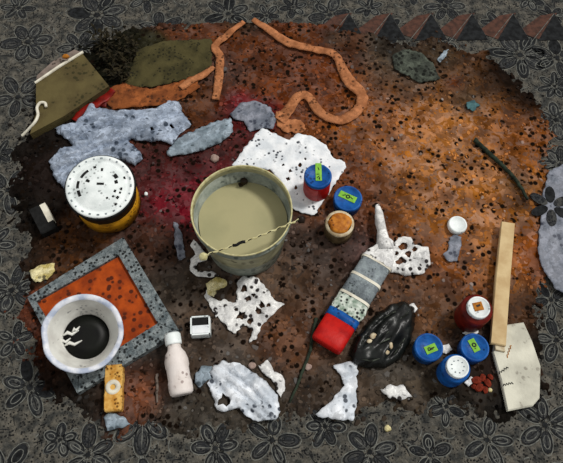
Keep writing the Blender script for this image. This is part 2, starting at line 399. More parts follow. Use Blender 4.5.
# litter: flakes of leaf and dark crumbs nobody could count
vs, fs, cl = [], [], []
pts = []
while len(pts) < 5600:
    x, y = R.uniform(X0, X1), R.uniform(Y0, Y1)
    if inside(x, y, SW) or (R.random() < .45 and sdist(x, y) > -abs(R.gauss(0, .035))): pts.append((x, y))
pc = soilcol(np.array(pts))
for (x, y), c in zip(pts, pc):
    z = soil_z(x, y)
    off = z < .004
    if off:
        if R.random() < .3: continue
        z = .001
    dark = R.random() < .30; r = R.uniform(.0035, .0085)*R.uniform(.5, 1.15) if dark else R.uniform(.004, .012)*R.uniform(.6, 1.2)
    f = R.uniform(.10, .4) if dark else R.uniform(.55, 1.5)
    sat = (max(c)-min(c))/max(max(c), 1e-4); grey = R.uniform(.2, .8) if R.random() < .45*(1.05-sat) else 0
    g = sum(c)/3; c = [((1-grey)*q+grey*g*1.6)*f for q in c]
    n = R.choice((5, 6, 7)); k0 = len(vs); a0 = R.uniform(0, 6); el = R.uniform(.5, 1); tx, ty = R.uniform(-.4, .4), R.uniform(-.4, .4)
    ring = []
    for i in range(n):
        a = 2*PI*i/n; q = r*R.uniform(.7, 1.15); lx, ly = q*math.cos(a), q*el*math.sin(a)
        ring.append((lx*math.cos(a0)-ly*math.sin(a0), lx*math.sin(a0)+ly*math.cos(a0)))
    hgt = r*(.45 if dark else .2)
    if off: c = [q*.45+.006 for q in c]; r *= .7
    for lx, ly in ring: vs.append((x+lx, y+ly, z-.001+(lx*tx+ly*ty)*.5))
    for lx, ly in ring: vs.append((x+lx*.7, y+ly*.7, z+hgt+(lx*tx+ly*ty)*.5))
    fs.append(tuple(range(k0+n, k0+2*n)))
    for i in range(n): fs.append((k0+i, k0+(i+1) % n, k0+n+(i+1) % n, k0+n+i))
    cl += [(*c, 1)]*(2*n)
me = bpy.data.meshes.new('leaf_litter'); me.from_pydata(vs, [], fs); me.materials.append(M['litter'])
a = me.attributes.new('col', 'FLOAT_COLOR', 'POINT'); a.data.foreach_set('color', np.array(cl, dtype=np.float32).ravel())
o = bpy.data.objects.new('leaf_litter', me); C.objects.link(o); tag(o, 'rust and black crumbs of leaf litter strewn over the soil', 'litter', None, 'stuff')
# ------------------------------------------------------------------ central bucket
zt = .25; c = P(241.5, 209, zt); k = S(241.5, 209, zt); rb = 51*k
t = thing('bucket', 'cream plastic bucket with a wire handle standing open in the middle', 'bucket', (c.x, c.y, G))
h = zt-G
bm = lathe(bmesh.new(), [(0, 0), (rb*.8, 0), (rb*.82, .004), (rb*.96, h-.03), (rb*1.0, h-.03), (rb*1.0, h-.022), (rb*.975, h-.02), (rb*.985, h-.006)], 64); obj('body', bm, M['bucketout'], t, True)
bm = lathe(bmesh.new(), [(rb*.984, h-.007), (rb*1.0, h-.004), (rb*1.002, h), (rb*.985, h+.002), (rb*.972, h-.001), (rb*.970, h-.012)], 64); tag(obj('rim', bm, M['rope'], t, True), 'pale rolled rim')
bm = lathe(bmesh.new(), [(rb*.970, h-.012), (rb*.952, h-.05), (rb*.90, h-.12), (rb*.84, h-.2), (0, h-.2)], 64); obj('inner_wall', bm, M['cream'], t, True)
bm = bmesh.new(); zz = h-.085; rings = []
for rr_ in (0, .3, .6, .8, .93): rings.append((rr_*rb*.985, zz+.002*math.sin(rr_*9)))
lathe(bm, rings, 56, wob=.03); tag(obj('paint', bm, M['creaml'], t, True), 'smooth cream paint filling the bucket')
bm = bmesh.new(); lump(bm, (.0, rb*.86, zz+.02), (.013, .009, .017), seed=4); lump(bm, (-.010, rb*.84, zz+.005), (.008, .007, .008), seed=2); obj('paint_clot', bm, M['dkcan'], t)
def lc(u, v, z): p = P(u, v, z); return Vector((p.x-c.x, p.y-c.y, z-G))
A = lc(203, 256, zt-.008); B = lc(301, 219, zt-.008)
hp = []
for i in range(41):
    s = i/40; p = A.lerp(B, s); p.z += .016*math.sin(PI*s); p += Vector((.0018*math.sin(i*1.6), -.012*math.sin(PI*s)+.0018*math.cos(i*1.6), 0)); hp.append(p)
hd = obj('handle', tube(bmesh.new(), hp, [.0024+.0012*(i % 2) for i in range(41)], 8), M['rope'], t, True); tag(hd, 'pale twisted handle')
bm = tube(bmesh.new(), [p+Vector((.0022*math.cos(i*1.6), .0022*math.sin(i*1.6), .0022*math.cos(i*1.6+1))) for i, p in enumerate(hp)], .0016, 6); tag(obj('twist_strand', bm, M['black'], hd, True), 'dark strand wound round the handle')
gp = hp[12:18]; tag(obj('grip', tube(bmesh.new(), gp, .0048, 8), M['black'], hd, True), 'dark grip sleeve')
for p in (A, B): obj('lug', lump(bmesh.new(), p+Vector((0, 0, -.004)), (.014, .012, .012), seed=1), M['dkcan'] if p is B else M['rope'], t, True)
# ------------------------------------------------------------------ white-lidded can, left
zt = .18; c = P(100.5, 187.5, zt); rl = 33*S(100, 188, zt); h = zt-G
t = thing('paint_can', 'large paint can with a round white black-marked lid and ochre label', 'can', (c.x-.010, c.y+.018, G+.010))
t.rotation_mode = 'QUATERNION'; t.rotation_quaternion = Matrix.Rotation(math.radians(7), 3, Vector((.87, .48, 0))).to_quaternion()
obj('body', lathe(bmesh.new(), [(0, 0), (rl*.96, 0), (rl*.98, .004), (rl*.98, h*.3), (rl*.98, h-.03), (rl*1.0, h-.026), (rl*1.0, h-.018)], 56), M['dkcan'], t, True)
tag(obj('label_band', lathe(bmesh.new(), [(rl*.985, .012), (rl*1.0, .012), (rl*1.0, h*.58), (rl*.985, h*.58)], 56), M['ochre'], t, True), 'ochre paper label')
bm = lathe(bmesh.new(), [(rl*1.0, h-.02), (rl*1.06, h-.018), (rl*1.075, h-.01), (rl*1.05, h-.006), (rl*1.0, h-.004)], 56); tag(obj('collar', bm, M['black'], t, True), 'black collar ring')
ld = obj('lid', lathe(bmesh.new(), [(rl*1.02, h-.012), (rl*1.02, h-.002), (rl*.98, h), (rl*.9, h), (rl*.88, h-.003), (rl*.78, h-.003), (rl*.76, h-.001), (0, h-.001)], 64), M['lid'], t, True); tag(ld, 'white pressed lid')
def arc(r0, r1, a0, a1, z):
    n = 10; a_ = [a0+(a1-a0)*i/n for i in range(n+1)]
    lo = [(rl*r0*math.cos(math.radians(x)), rl*r0*math.sin(math.radians(x))) for x in a_]; hi = [(rl*r1*math.cos(math.radians(x)), rl*r1*math.sin(math.radians(x))) for x in a_]
    obj('printed_mark', prism(bmesh.new(), lo+hi[::-1], z-.002, z+.0006), M['black'] if r0 < .8 else M['silver'], ld)
for q in ((.60,.68,128,156),(.62,.70,167,188),(.60,.69,194,212),(.62,.69,105,112),(.35,.47,150,162),(.5,.6,85,92),(.5,.62,30,45),(.45,.55,12,25),(.62,.68,-10,-2),(.62,.68,-20,-14),(.62,.7,-36,-28),(.74,.8,-50,-44),(.74,.8,20,26),(.45,.52,-22,-12),(.5,.56,-40,-34),(.42,.48,-60,-52)): arc(*q, h-.001)
for a0 in range(0, 360, 15): arc(.90, .95, a0, a0+R.uniform(2, 6), h+.0002)
obj('printed_mark', prism(bmesh.new(), [(-.010, .012), (.012, .012), (.012, .005), (-.010, .005)], h-.002, h+.0006), M['black'], ld)
# ------------------------------------------------------------------ tray and basin
oc = [(124,238),(180,332),(78,394),(28,298)]; ic = [(119,256),(158,324),(80,373),(37,302)]
c = P(100, 318)
t = thing('tray', 'square tray with speckled grey frame and orange board inside, under the basin', 'tray', (c.x, c.y, G))
w = lambda u, v, z=.03: (lambda p: (p.x-c.x, p.y-c.y))(P(u, v, z))
obj('base_board', prism(bmesh.new(), [w(*p) for p in [(122,246),(170,328),(79,386),(32,300)]], .0, .014), M['orange'], t)
for i in range(4):
    j = (i+1) % 4
    f = obj('frame_rail', prism(bmesh.new(), [w(*oc[i]), w(*oc[j]), w(*ic[j]), w(*ic[i])], 0, .026+.001*(i % 2), .003), M['frame'], t)
c2 = P(82, 333, .13); rr_ = 39.5*S(82, 333, .13); z0 = G+.014; h = .13-z0
t = thing('basin', 'white enamel basin with a pool of black liquid, standing in the tray', 'basin', (c2.x-.010, c2.y+.010, z0+.017))
t.rotation_mode = 'QUATERNION'; t.rotation_quaternion = Matrix.Rotation(math.radians(12), 3, Vector((.58, .66, 0))).to_quaternion()
obj('bowl', lathe(bmesh.new(), [(0, 0), (rr_*.58, 0), (rr_*.6, .004), (rr_*.9, h-.012), (rr_*.9, h-.006), (rr_*.86, h-.012), (rr_*.82, h-.022), (rr_*.575, .02), (rr_*.54, .012), (0, .010)], 56), M['enamel'], t, True)
bm = lathe(bmesh.new(), [(rr_*.88, h-.010), (rr_*.98, h-.006), (rr_*1.0, h-.002), (rr_*.97, h), (rr_*.9, h-.001), (rr_*.86, h-.008)], 56, wob=.05); tag(obj('rim', bm, M['bluer'], t, True), 'rolled rim chipped blue grey')
obj('liquid', lathe(bmesh.new(), [(0, .025), (rr_*.3, .0255), (rr_*.575, .025), (rr_*.58, .018)], 48), M['tar'], t, True)
for x, y, l in ((-.046, .008, .045), (-.036, -.022, .05), (-.06, -.016, .03), (-.032, .02, .02)):  # white streaks modelled in place of highlights on the black liquid
    obj('gloss_streak', tube(bmesh.new(), [(x-l*.5, y-.008, .026), (x-l*.2, y+.002, .028), (x+l*.1, y-.003, .028), (x+l*.5, y+.010, .026)], [.002, .006, .005, .0015], 6), M['enamel'], t, True)
# ------------------------------------------------------------------ jars and cans
def rrect(w_, l_, rot, cx=0, cy=0):
    a = math.radians(rot); return [(cx+x*math.cos(a)-y*math.sin(a), cy+x*math.sin(a)+y*math.cos(a)) for x, y in ((-w_, -l_), (w_, -l_), (w_, l_), (-w_, l_))]
def jar(name, label, u, v, rpx, h, body, lidm, lidr=1.0, sticker=None, mark=None, cat='jar', group=None, lidh=.016):
    c = P(u, v, G+h); r = rpx*S(u, v, G+h)
    t = thing(name, label, cat, (c.x, c.y, G), 0, group)
    b = r*.97
    obj('body', lathe(bmesh.new(), [(0, 0), (b*.92, 0), (b*.98, .004), (b, .012), (b, h-lidh-.012), (b*.97, h-lidh-.004), (max(lidr*.93, .4)*r, h-lidh), (0, h-lidh)], 40), body, t, True)
    bm = bmesh.new(); lr = lidr*r; n = 48; prof = [(lr*.98, h-lidh), (lr*1.0, h-lidh+.002), (lr*1.0, h-.004), (lr*.96, h), (lr*.86, h), (lr*.84, h-.0015), (0, h-.0015)]
    lathe(bm, prof, n); l = obj('lid', bm, lidm, t, True)
    if sticker:
        wx, wy, rot, ox, oy = sticker
        s = obj('sticker', prism(bmesh.new(), rrect(wx*r, wy*r, rot, ox*r, oy*r), h-.002, h+.0008), M['green'], l); s['label'] = 'green paper sticker'
        bm = bmesh.new()
        for mk in mark or []:
            if mk[0] == 'o':
                lathe(bm, [(mk[3]*r*.45, h), (mk[3]*r*.45, h+.0014), (mk[3]*r, h+.0014), (mk[3]*r, h)], 16, mk[1]*r, mk[2]*r)
            else: prism(bm, rrect(mk[3]*r, mk[4]*r, mk[5], mk[1]*r, mk[2]*r), h, h+.0014)
        if mark: obj('printed_mark', bm, M['black'], s)
    return t, r, h
t, r, h = jar('jar', 'red jar with blue lid and long green sticker on white paper', 318, 175.5, 14, .105, M['red'], M['blue'], 1.0, (.22, .72, 0, .05, .3), [('b', .1, -.25, .04, .10, 0), ('b', .0, .1, .1, .03, 0), ('b', .05, .55, .03, .12, 20), ('b', .02, -.1, .12, .03, 40)])
bm = lathe(bmesh.new(), [(r*.975, .012), (r*1.0, .012), (r*1.0, .08), (r*.975, .08)], 40)
bmesh.ops.delete(bm, geom=[f for f in bm.faces if f.calc_center_median().x > -.001 or f.calc_center_median().y > .02], context='FACES')
tag(obj('panel', bm, M['rose'], t, True), 'rose coloured label panel')
jar('jar', 'blue jar with bow-shaped green sticker just off the white paper', 348, 198, 14.5, .05, M['navy'], M['blue'], 1.0, (.62, .24, -28, -.02, .1), [('o', 0, .1, .16), ('b', -.25, .22, .12, .03, 10), ('b', .25, -.02, .12, .03, -50)])
jar('jar', 'blue jar with square green sticker beside the black bag', 429, 347, 14.5, .055, M['navy'], M['blue'], 1.0, (.42, .28, 22, .12, -.12), [('o', .0, -.14, .12), ('b', .24, -.06, .13, .04, 22), ('b', .1, -.2, .2, .03, 22)])
jar('jar', 'blue jar with a dark oval on its green sticker, next to wooden handle', 475, 347, 14.5, .055, M['navy'], M['blue'], 1.0, (.24, .46, 24, -.05, .12), [('o', -.05, .14, .17), ('b', .0, -.1, .05, .03, 24)])
t, r, h = jar('jar', 'blue jar with a smaller pitted white cap between two blue jars', 458, 366.5, 15, .10, M['blue'], M['lid'], .76)
bm = bmesh.new()
for a_ in range(0, 360, 40): lump(bm, (r*.42*math.cos(math.radians(a_)), r*.42*math.sin(math.radians(a_)), h-.0015), (.003, .0022, .0015), seed=a_, sub=1)
obj('pit_marks', bm, M['silver'], t)
t, r, h = jar('can', 'maroon can with a white cap and amber square, beside wooden handle', 479, 307, 16.5, .115, M['maroon'], M['lid'], .7, cat='can')
obj('cap_mark', prism(bmesh.new(), rrect(.014, .013, 12, -.002, .002), h-.002, h+.001, .0005), M['amber'], t)
bm = bmesh.new(); prism(bm, rrect(.006, .003, 20, -.002, .004), h, h+.0016); obj('printed_mark', bm, M['dkcan'], t)
c = P(340, 222, .085); r = 13*S(340, 222, .085)
t = thing('glass_jar', 'small clouded jar with an amber crusted lid left of the nozzle', 'jar', (c.x, c.y, G))
obj('body', lathe(bmesh.new(), [(0, 0), (r*1.05, 0), (r*1.15, .006), (r*1.15, .04), (r*.95, .052), (r*.9, .056)], 36), M['jarb'], t, True)
tag(obj('neck_ring', lathe(bmesh.new(), [(r*.9, .052), (r*1.1, .053), (r*1.12, .062), (r*.9, .064)], 36), M['bone'], t, True), 'pale neck ring')
bm = bmesh.new(); lathe(bm, [(r*.9, .06), (r*.86, .068), (r*.7, .073), (r*.5, .071), (r*.2, .074), (0, .073)], 28, wob=.2); tag(obj('lid', bm, M['gold'], t, True), 'amber crusted lid')
# ------------------------------------------------------------------ squeeze pack with nozzle (lies on the soil)
b0 = P(325.5, 346, .04); b1 = P(377, 262, .04); ax = (b1-b0); L0 = ax.length; ax.normalize(); rz = math.atan2(ax.y, ax.x)
t = thing('squeeze_pack', 'red-based pack with silver label and a crumpled white nozzle end', 'tube', (b0.x, b0.y, G), rz)
kx = .0033
def loft(stations, n=24, wob=0, seed=0):
    bm = bmesh.new(); rings = []
    for x, w_, h_, z_ in stations:
        ring = []
        for i in range(n):
            a = 2*PI*i/n; ca, sa = math.cos(a), math.sin(a); e = .55
            y = w_*math.copysign(abs(ca)**e, ca); z = z_+h_*math.copysign(abs(sa)**e, sa)
            k_ = 1+wob*noise.noise((x*45, y*45+seed, z*45))
            ring.append(bm.verts.new((x+wob*.02*noise.noise((x*50, y*50, 3)), y*k_, z_+(z-z_)*k_)))
        rings.append(ring)
    for a, b in zip(rings, rings[1:]):
        for i in range(n): bm.faces.new((a[i], a[(i+1) % n], b[(i+1) % n], b[i]))
    bm.faces.new(rings[0][::-1]); bm.faces.new(rings[-1]); return bm
W = 15.6*kx; hh = .026; zc = .028
obj('base_end', loft([(0, W*.9, hh*.8, zc), (.005, W*.98, hh*.96, zc), (.015, W, hh, zc), (L0*.27, W, hh, zc)]), M['red'], t, True)
tag(obj('band', loft([(L0*.27, W*1.03, hh*1.03, zc), (L0*.35, W*1.03, hh*1.03, zc)]), M['blue'], t, True), 'blue band')
bm = loft([(L0*.35, W*1.0, hh, zc)]+[(L0*(.35+.17*i/5), W*1.04, hh*1.02, zc) for i in range(1, 6)], 32, .12); tag(obj('patterned_band', bm, M['mint'], t), 'white and green patterned band')
lb = obj('label_sleeve', loft([(L0*.52, W, hh*.98, zc), (L0*.75, W*.98, hh, zc), (L0*.97, W*.96, hh, zc)]), M['silver'], t, True); tag(lb, 'silver grey label')
for s in (.525, .745, .965): tag(obj('label_line', loft([(L0*s, W*1.03, hh*1.04, zc), (L0*(s+.028), W*1.03, hh*1.04, zc)]), M['edge'], lb), 'white line')
bm = loft([(L0*(.985+.04*i), W*(1.02-.02*i-.014*i*i), hh*(1-.06*i), zc) for i in range(8)], 32, .22, 5); obj('crumpled_shoulder', bm, M['torn'], t)
e0 = Matrix.Rotation(-rz, 4, 'Z')
def lp(u, v, z): p = P(u, v, z); return e0@Vector((p.x-b0.x, p.y-b0.y, z-G))
bm = tube(bmesh.new(), [lp(385, 250, .045), lp(383, 240, .045), lp(382, 231, .045), lp(380, 222, .043), lp(379, 213, .042), lp(377, 205, .04)], [.03, .021, .016, .017, .014, .007], 14)
for v in bm.verts: v.co += Vector((1, .6, .5))*.006*noise.noise(v.co*70)
obj('nozzle', bm, M['torn'], t, True)
# crumpled bits by the pack
sheet('plastic_scrap', 'crumpled white plastic scrap with rusty holes right of the nozzle', 'scrap', [(392,248),(398,238),(410,238),(414,246),(428,248),(430,265),(424,274),(405,276),(390,272),(385,262)], M['torn'], amp=.022, freq=30, holes=[(402,247,4),(408,255,3),(400,262,4),(414,250,2.5),(396,255,2)], seed=3)
# black bag
t_poly = [(404,302),(413,309),(414,325),(409,343),(398,360),(384,369),(366,368),(354,364),(349,355),(357,338),(372,318),(390,306)]
bm, loc = crumple_bm(t_poly, amp=.024, bulge=.022, seed=11, jag=.003, step=.005, aniso=math.radians(48))
t = thing('plastic_bag', 'crumpled shiny black plastic bag lying beside the red-based pack', 'bag', loc)
obj('film', bm, M['bag'], t, True, solid=.0015)
for u, v, r_, sd_ in ((374,336,(.013,.010,.007),1),(370,341,(.010,.007,.005),3),(391,345,(.006,.012,.006),4),(387,352,(.008,.007,.005),5)):
    p = P(u, v, G+.046); tag(obj('stuck_scrap', lump(bmesh.new(), (p.x-loc[0], p.y-loc[1], .042), r_, seed=sd_), M['bone'], t, True), 'pale scrap stuck on the bag')
for q3 in (((378,344),(390,338),(401,331)), ((366,352),(371,347),(377,342)), ((384,318),(390,314),(396,311)), ((362,359),(372,361),(384,357)), ((396,322),(404,316),(409,311)), ((386,334),(392,328),(397,320)), ((394,354),(400,346),(405,338))):  # grey tubes stand in for glossy highlights along the film's folds
    tag(obj('fold_glint', tube(bmesh.new(), [(P(*q, G+.044).x-loc[0], P(*q, G+.044).y-loc[1], .042) for q in q3], [.001, .0032, .001], 6), M['greyrag'], t, True), 'grey highlight line set on a fold')
# ------------------------------------------------------------------ wooden handled scraper
zb = .028; bl = [(497,326),(524,322),(533,342),(541,366),(540,398),(533,406),(508,411),(501,380),(493,352)]
c = P(512, 360, G)
t = thing('scraper', 'broad chalky scraper with a long pale wooden handle at right', 'tool', (c.x, c.y, G))
w = lambda p, z: (P(p[0], p[1], z).x-c.x, P(p[0], p[1], z).y-c.y)
bd = obj('blade', prism(bmesh.new(), [w(p, zb) for p in bl], .002, zb-G, .004), M['blade'], t)
bm = bmesh.new(); hl = [(502,221),(515,223),(511,275),(506,346),(491,343),(496,275)]
prism(bm, [w(p, .045) for p in hl], .0165, .045-G, .003); tag(obj('handle', bm, M['wood'], t), 'pale wooden handle')
for a_, b_ in (((499,373),(508,367)),((503,385),(513,383)),((507,357),(511,345))):
    p, q = w(a_, zb), w(b_, zb); n = 4; bm = bmesh.new(); pts = []
    for i in range(2*n+1):
        s_ = i/(2*n); k_ = .0035*(1 if i % 2 else -1)*R.uniform(.5, 1)
        pts.append((p[0]+(q[0]-p[0])*s_-(q[1]-p[1])*k_*12, p[1]+(q[1]-p[1])*s_+k_, zb-G+.0006))
    tag(obj('printed_mark', tube(bm, pts, .0016, 5), M['black'] if a_[0] < 505 else M['amber'], bd), None)
bm = bmesh.new(); prism(bm, [w(p, .032) for p in [(494,342),(504,344),(505,352),(495,350)]], .014, .024, .002); tag(obj('ferrule', bm, M['bone'], t), 'worn ferrule')
# ------------------------------------------------------------------ board box, upper left
zb = .045; c = P(72, 95, G)
t = thing('flat_box', 'olive cardboard box with a white edge and pinkish flap', 'box', (c.x, c.y, G))
w = lambda u, v, z=zb: (P(u, v, z).x-c.x, P(u, v, z).y-c.y)
obj('panel', prism(bmesh.new(), [w(*p) for p in [(36,83),(82,53),(109,86),(64,116),(30,134),(36,112)]], 0, zb-G), M['olive'], t)
a_, b_ = w(35, 83), w(83, 52); bm = bmesh.new(); tube(bm, [(*a_, zb-G), ((a_[0]+b_[0])/2, (a_[1]+b_[1])/2+.002, zb-G+.002), (*b_, zb-G)], [.005, .006, .0055], 8); tag(obj('edge_trim', bm, M['edge'], t), 'white edge')
bm = bmesh.new(); f_ = [w(36, 82), w(82, 52), w(74, 49, .05), w(52, 60, .05), w(36, 74, .05)]
zs = [zb-G-.002, zb-G-.002, .035, .03, .03]
lo = [bm.verts.new((*p, z-.004)) for p, z in zip(f_, zs)]; hi = [bm.verts.new((*p, z)) for p, z in zip(f_, zs)]
bm.faces.new(hi); bm.faces.new(lo[::-1])
for i in range(5): bm.faces.new((lo[i], lo[(i+1) % 5], hi[(i+1) % 5], hi[i]))
fl = obj('flap', bm, M['pink'], t); tag(fl, 'pinkish open flap')
p = w(66, 57, .062); tag(obj('stain', lump(bmesh.new(), (*p, .053), (.014, .010, .006), seed=3), M['amber'], fl, True), 'amber blob')
wp = [P(u, v, G+z_) for u, v, z_ in ((22,136,.006),(28,130,.02),(35,122,.040),(38,115,.041),(37,108,.041),(40,103,.041),(45,103,.041),(46,107,.041))]
c = wp[0]; bm = tube(bmesh.new(), spline([(p.x-c.x, p.y-c.y, p.z-G) for p in wp], 6), .0055, 8)
o = obj('bent_wire', bm, M['edge'], None, True); o.location = (c.x, c.y, G); tag(o, 'white hooked wire at the left corner of the olive box', 'wire')
ribbon('plastic_strip', 'red plastic strip along the lower edge of the olive box', 'strip', [(76,123),(85,114),(99,104),(114,92)], [10, 12, 12, 8], M['redp'], seed=2, amp=.01)
sheet('plastic_scrap', 'small dark red scrap against the rust cloth', 'scrap', [(95,98),(107,91),(110,98),(106,108),(97,106)], M['redp'], amp=.012, seed=31)
# straps and cloths
sheet('cloth', 'flat olive cloth behind the rust cloth at the top', 'cloth', [(128,78),(138,50),(165,42),(212,40),(212,68),(190,80),(150,88),(124,86)], M['olivecloth'], amp=.010, freq=14, seed=5, thick=.002)
sheet('cloth', 'rust orange cloth strip under the olive cloth', 'cloth', [(108,90),(125,84),(150,90),(182,82),(196,76),(200,88),(182,100),(165,106),(140,108),(112,110),(104,100)], M['rust'], amp=.012, freq=18, seed=6, thick=.002)
ribbon('strap', 'tan strap hanging down from the top, left of the long looping one', 'strap', [(216,101),(219,80),(220,58),(215,48),(228,36),(244,23)], [8, 9, 9, 8, 8, 5], M['tan'], seed=4)
ribbon('strap', 'short tan strap end beside the olive cloth', 'strap', [(181,90),(192,82),(204,76),(214,69)], [7, 8, 8, 6], M['tan'], seed=8)
ribbon('strap', 'long tan strap looping across the rusty soil at the top', 'strap', [(253,21),(270,32),(288,44),(310,50),(333,55),(341,68),(350,84),(361,95),(360,108),(348,119),(334,121),(318,112),(308,98),(298,98),(288,112),(279,122)], [6, 9, 10, 9, 9, 10, 14, 12, 11, 11, 10, 10, 10, 10, 12, 14], M['tan'], seed=6)
sheet('cloth_scrap', 'tan scrap at the near end of the long looping strap', 'scrap', [(276,112),(285,112),(288,120),(300,121),(307,130),(300,134),(284,133),(276,126)], M['tan'], amp=.010, seed=9, thick=.002)
# dark tuft
c = P(115, 62); bm = bmesh.new()
for i in range(420):
    u, v = R.uniform(88, 138), R.uniform(36, 86)
    if not inside(u, v, [(94,36),(112,32),(138,48),(128,78),(120,86),(113,78)]): continue
    p = P(u, v); x, y = p.x-c.x, p.y-c.y; a = R.uniform(0, 6.3); l = R.uniform(.015, .04); wd = R.uniform(.003, .007); hz = R.uniform(.005, .045)
    d = Vector((math.cos(a), math.sin(a), 0)); e = Vector((-d.y, d.x, 0)); b = Vector((x, y, R.uniform(0, .03)))
    v_ = [bm.verts.new(q) for q in (b, b+d*l*.5+e*wd+Vector((0, 0, hz*.7)), b+d*l+Vector((0, 0, hz*.6)), b+d*l*.5-e*wd+Vector((0, 0, hz*.7)))]
    bm.faces.new(v_)
o = obj('weed_tuft', bm, M['dleaf'], solid=.0008); o.location = (c.x, c.y, G); tag(o, 'dark leafy tuft between the olive box and olive cloth', 'plant')
# ------------------------------------------------------------------ sheets and papers
sheet('plastic_sheet', 'long pale blue crumpled plastic sheet behind the white-lidded can', 'plastic sheet', [(50,163),(62,150),(74,148),(68,140),(60,136),(55,129),(66,126),(76,125),(86,113),(92,104),(102,110),(118,112),(135,112),(158,110),(168,102),(180,104),(184,116),(192,126),(180,134),(172,146),(162,143),(148,143),(132,140),(128,142),(140,152),(143,160),(136,167),(122,162),(112,166),(75,178),(66,190),(56,180)], M['bluish'], amp=.026, freq=13, seed=2, holes=[(120,113,3),(172,128,2),(153,133,2)], step=.007, aniso=math.radians(20))
sheet('plastic_scrap', 'grey blue plastic strip between the blue sheet and lilac scrap', 'scrap', [(167,152),(178,140),(200,129),(218,122),(231,119),(233,133),(222,143),(204,151),(188,155),(170,158)], M['greyp'], amp=.016, aniso=math.radians(28), seed=7)
sheet('plastic_scrap', 'lilac grey plastic scrap touching the tip of the white paper', 'scrap', [(230,116),(240,104),(256,102),(270,108),(277,120),(273,130),(262,129),(250,133),(244,122),(234,120)], M['lilac'], amp=.014, freq=18, seed=8)
sheet('paper_sheet', 'large bright white paper under the blue-lidded red jar', 'paper', [(232,166),(246,147),(262,128),(278,136),(290,141),(298,134),(312,137),(326,146),(333,158),(345,163),(346,168),(330,192),(314,216),(300,213),(292,208),(288,192),(270,170),(250,168)], M['white'], amp=.008, freq=10, seed=4, holes=[(288,180,2.5),(296,188,2),(290,172,2),(283,166,1.6),(300,166,2.2),(305,160,1.4)])
sheet('paper_sheet', 'torn white paper full of holes just below the bucket', 'paper', [(238,282),(246,276),(258,279),(268,290),(274,300),(284,304),(278,310),(270,318),(262,325),(256,340),(249,343),(254,330),(244,326),(236,334),(230,331),(218,318),(214,306),(224,300),(236,303)], M['torn'], amp=.018, freq=26, seed=5, holes=[(241,316,4),(258,312,3.5),(262,306,3),(244,290,3),(248,300,3),(268,306,2),(236,310,2),(254,296,2),(250,322,3)])
sheet('plastic_scrap', 'white curled strip against the lower left side of the bucket', 'scrap', [(194,240),(199,246),(208,256),(207,261),(198,263),(196,268),(198,273),(212,272),(219,276),(212,278),(196,277),(190,271),(191,260),(196,255),(190,246)], M['torn'], amp=.016, freq=30, seed=12, step=.005, jag=.002)
sheet('wrapper', 'pale yellow wrapper under the white curled strip by the bucket', 'wrapper', [(206,284),(216,278),(226,280),(227,286),(218,291),(214,298),(208,295)], M['yell'], amp=.014, seed=14, step=.005)
sheet('paper_scrap', 'thin white twist of paper leading from wrapper to holed paper', 'scrap', [(207,290),(212,298),(222,304),(226,314),(216,318),(211,308),(205,298)], M['torn'], amp=.014, seed=16, step=.005)
sheet('plastic_sheet', 'big crumpled white plastic sheet at the bottom centre', 'plastic sheet', [(213,368),(224,362),(240,364),(252,372),(266,382),(277,396),(280,412),(276,420),(258,422),(246,417),(240,408),(226,412),(217,410),(214,398),(208,384)], M['wsheet'], amp=.022, aniso=math.radians(-42), seed=6, holes=[(225,401,5.5)])
sheet('plastic_scrap', 'grey scrap at the left end of the big white sheet', 'scrap', [(195,374),(204,366),(213,367),(212,378),(204,384),(200,388),(195,383)], M['greyp'], amp=.012, seed=18)
sheet('paper_scrap', 'narrow white scrap right of the big white sheet', 'scrap', [(258,366),(268,360),(274,372),(284,376),(285,388),(281,398),(276,390),(272,380),(266,376)], M['torn'], amp=.013, seed=19, step=.005)
sheet('plastic_sheet', 'grey white triangular plastic sheet below the black bag', 'plastic sheet', [(333,366),(345,362),(357,364),(357,382),(356,404),(353,420),(335,420),(316,415),(330,402),(344,386),(341,376)], M['wsheet'], amp=.016, freq=16, seed=9)
sheet('paper_scrap', 'lone white paper scrap right of the triangular sheet', 'scrap', [(380,390),(390,386),(402,386),(406,390),(412,397),(400,400),(388,398)], M['torn'], amp=.014, seed=20)
rc = sheet('cloth', 'grey cloth with a dark flower printed on it at the right edge', 'cloth', [(548,172),(575,160),(590,240),(575,300),(556,290),(541,268),(537,248),(540,225),(541,200)], M['lilac'], amp=.004, freq=12, seed=10)
fp = P(550, 207); fx, fy = fp.x-rc.location.x, fp.y-rc.location.y
for k in range(6):
    a = .4+k*PI/3; ring = []
    for i in range(14):
        q = 2*PI*i/14; l = .045+.032*math.cos(q); e = .017*math.sin(q); ring.append((fx+math.cos(a)*l-math.sin(a)*e, fy+math.sin(a)*l+math.cos(a)*e))
    obj('printed_petal', prism(bmesh.new(), ring, .005, .0085), M['fdark'] if k % 2 else M['fpetal'], rc)
sheet('plastic_scrap', 'small grey scrap below the round white cap', 'scrap', [(449,238),(456,235),(461,238),(459,252),(456,263),(448,262),(442,255),(448,250)], M['lilac'], amp=.010, seed=21)
sheet('plastic_scrap', 'thin lilac sliver left of the bucket', 'scrap', [(174,222),(179,226),(183,242),(186,258),(179,261),(175,246)], M['lilac'], amp=.008, seed=22)
sheet('wrapper', 'yellow and grey wrapper left of the tray', 'wrapper', [(30,272),(40,266),(55,264),(56,272),(48,280),(36,283)], M['yell'], amp=.014, seed=23)
sheet('paper_scrap', 'blue white scrap below the ochre sponge', 'scrap', [(104,418),(112,412),(126,418),(131,424),(120,428),(108,431)], M['greyp'], amp=.014, seed=24)
sheet('cloth', 'grey green rag among debris at the upper right', 'cloth', [(392,56),(404,50),(420,54),(432,64),(440,80),(420,84),(404,76),(394,70)], M['greyrag'], amp=.02, freq=20, seed=25)
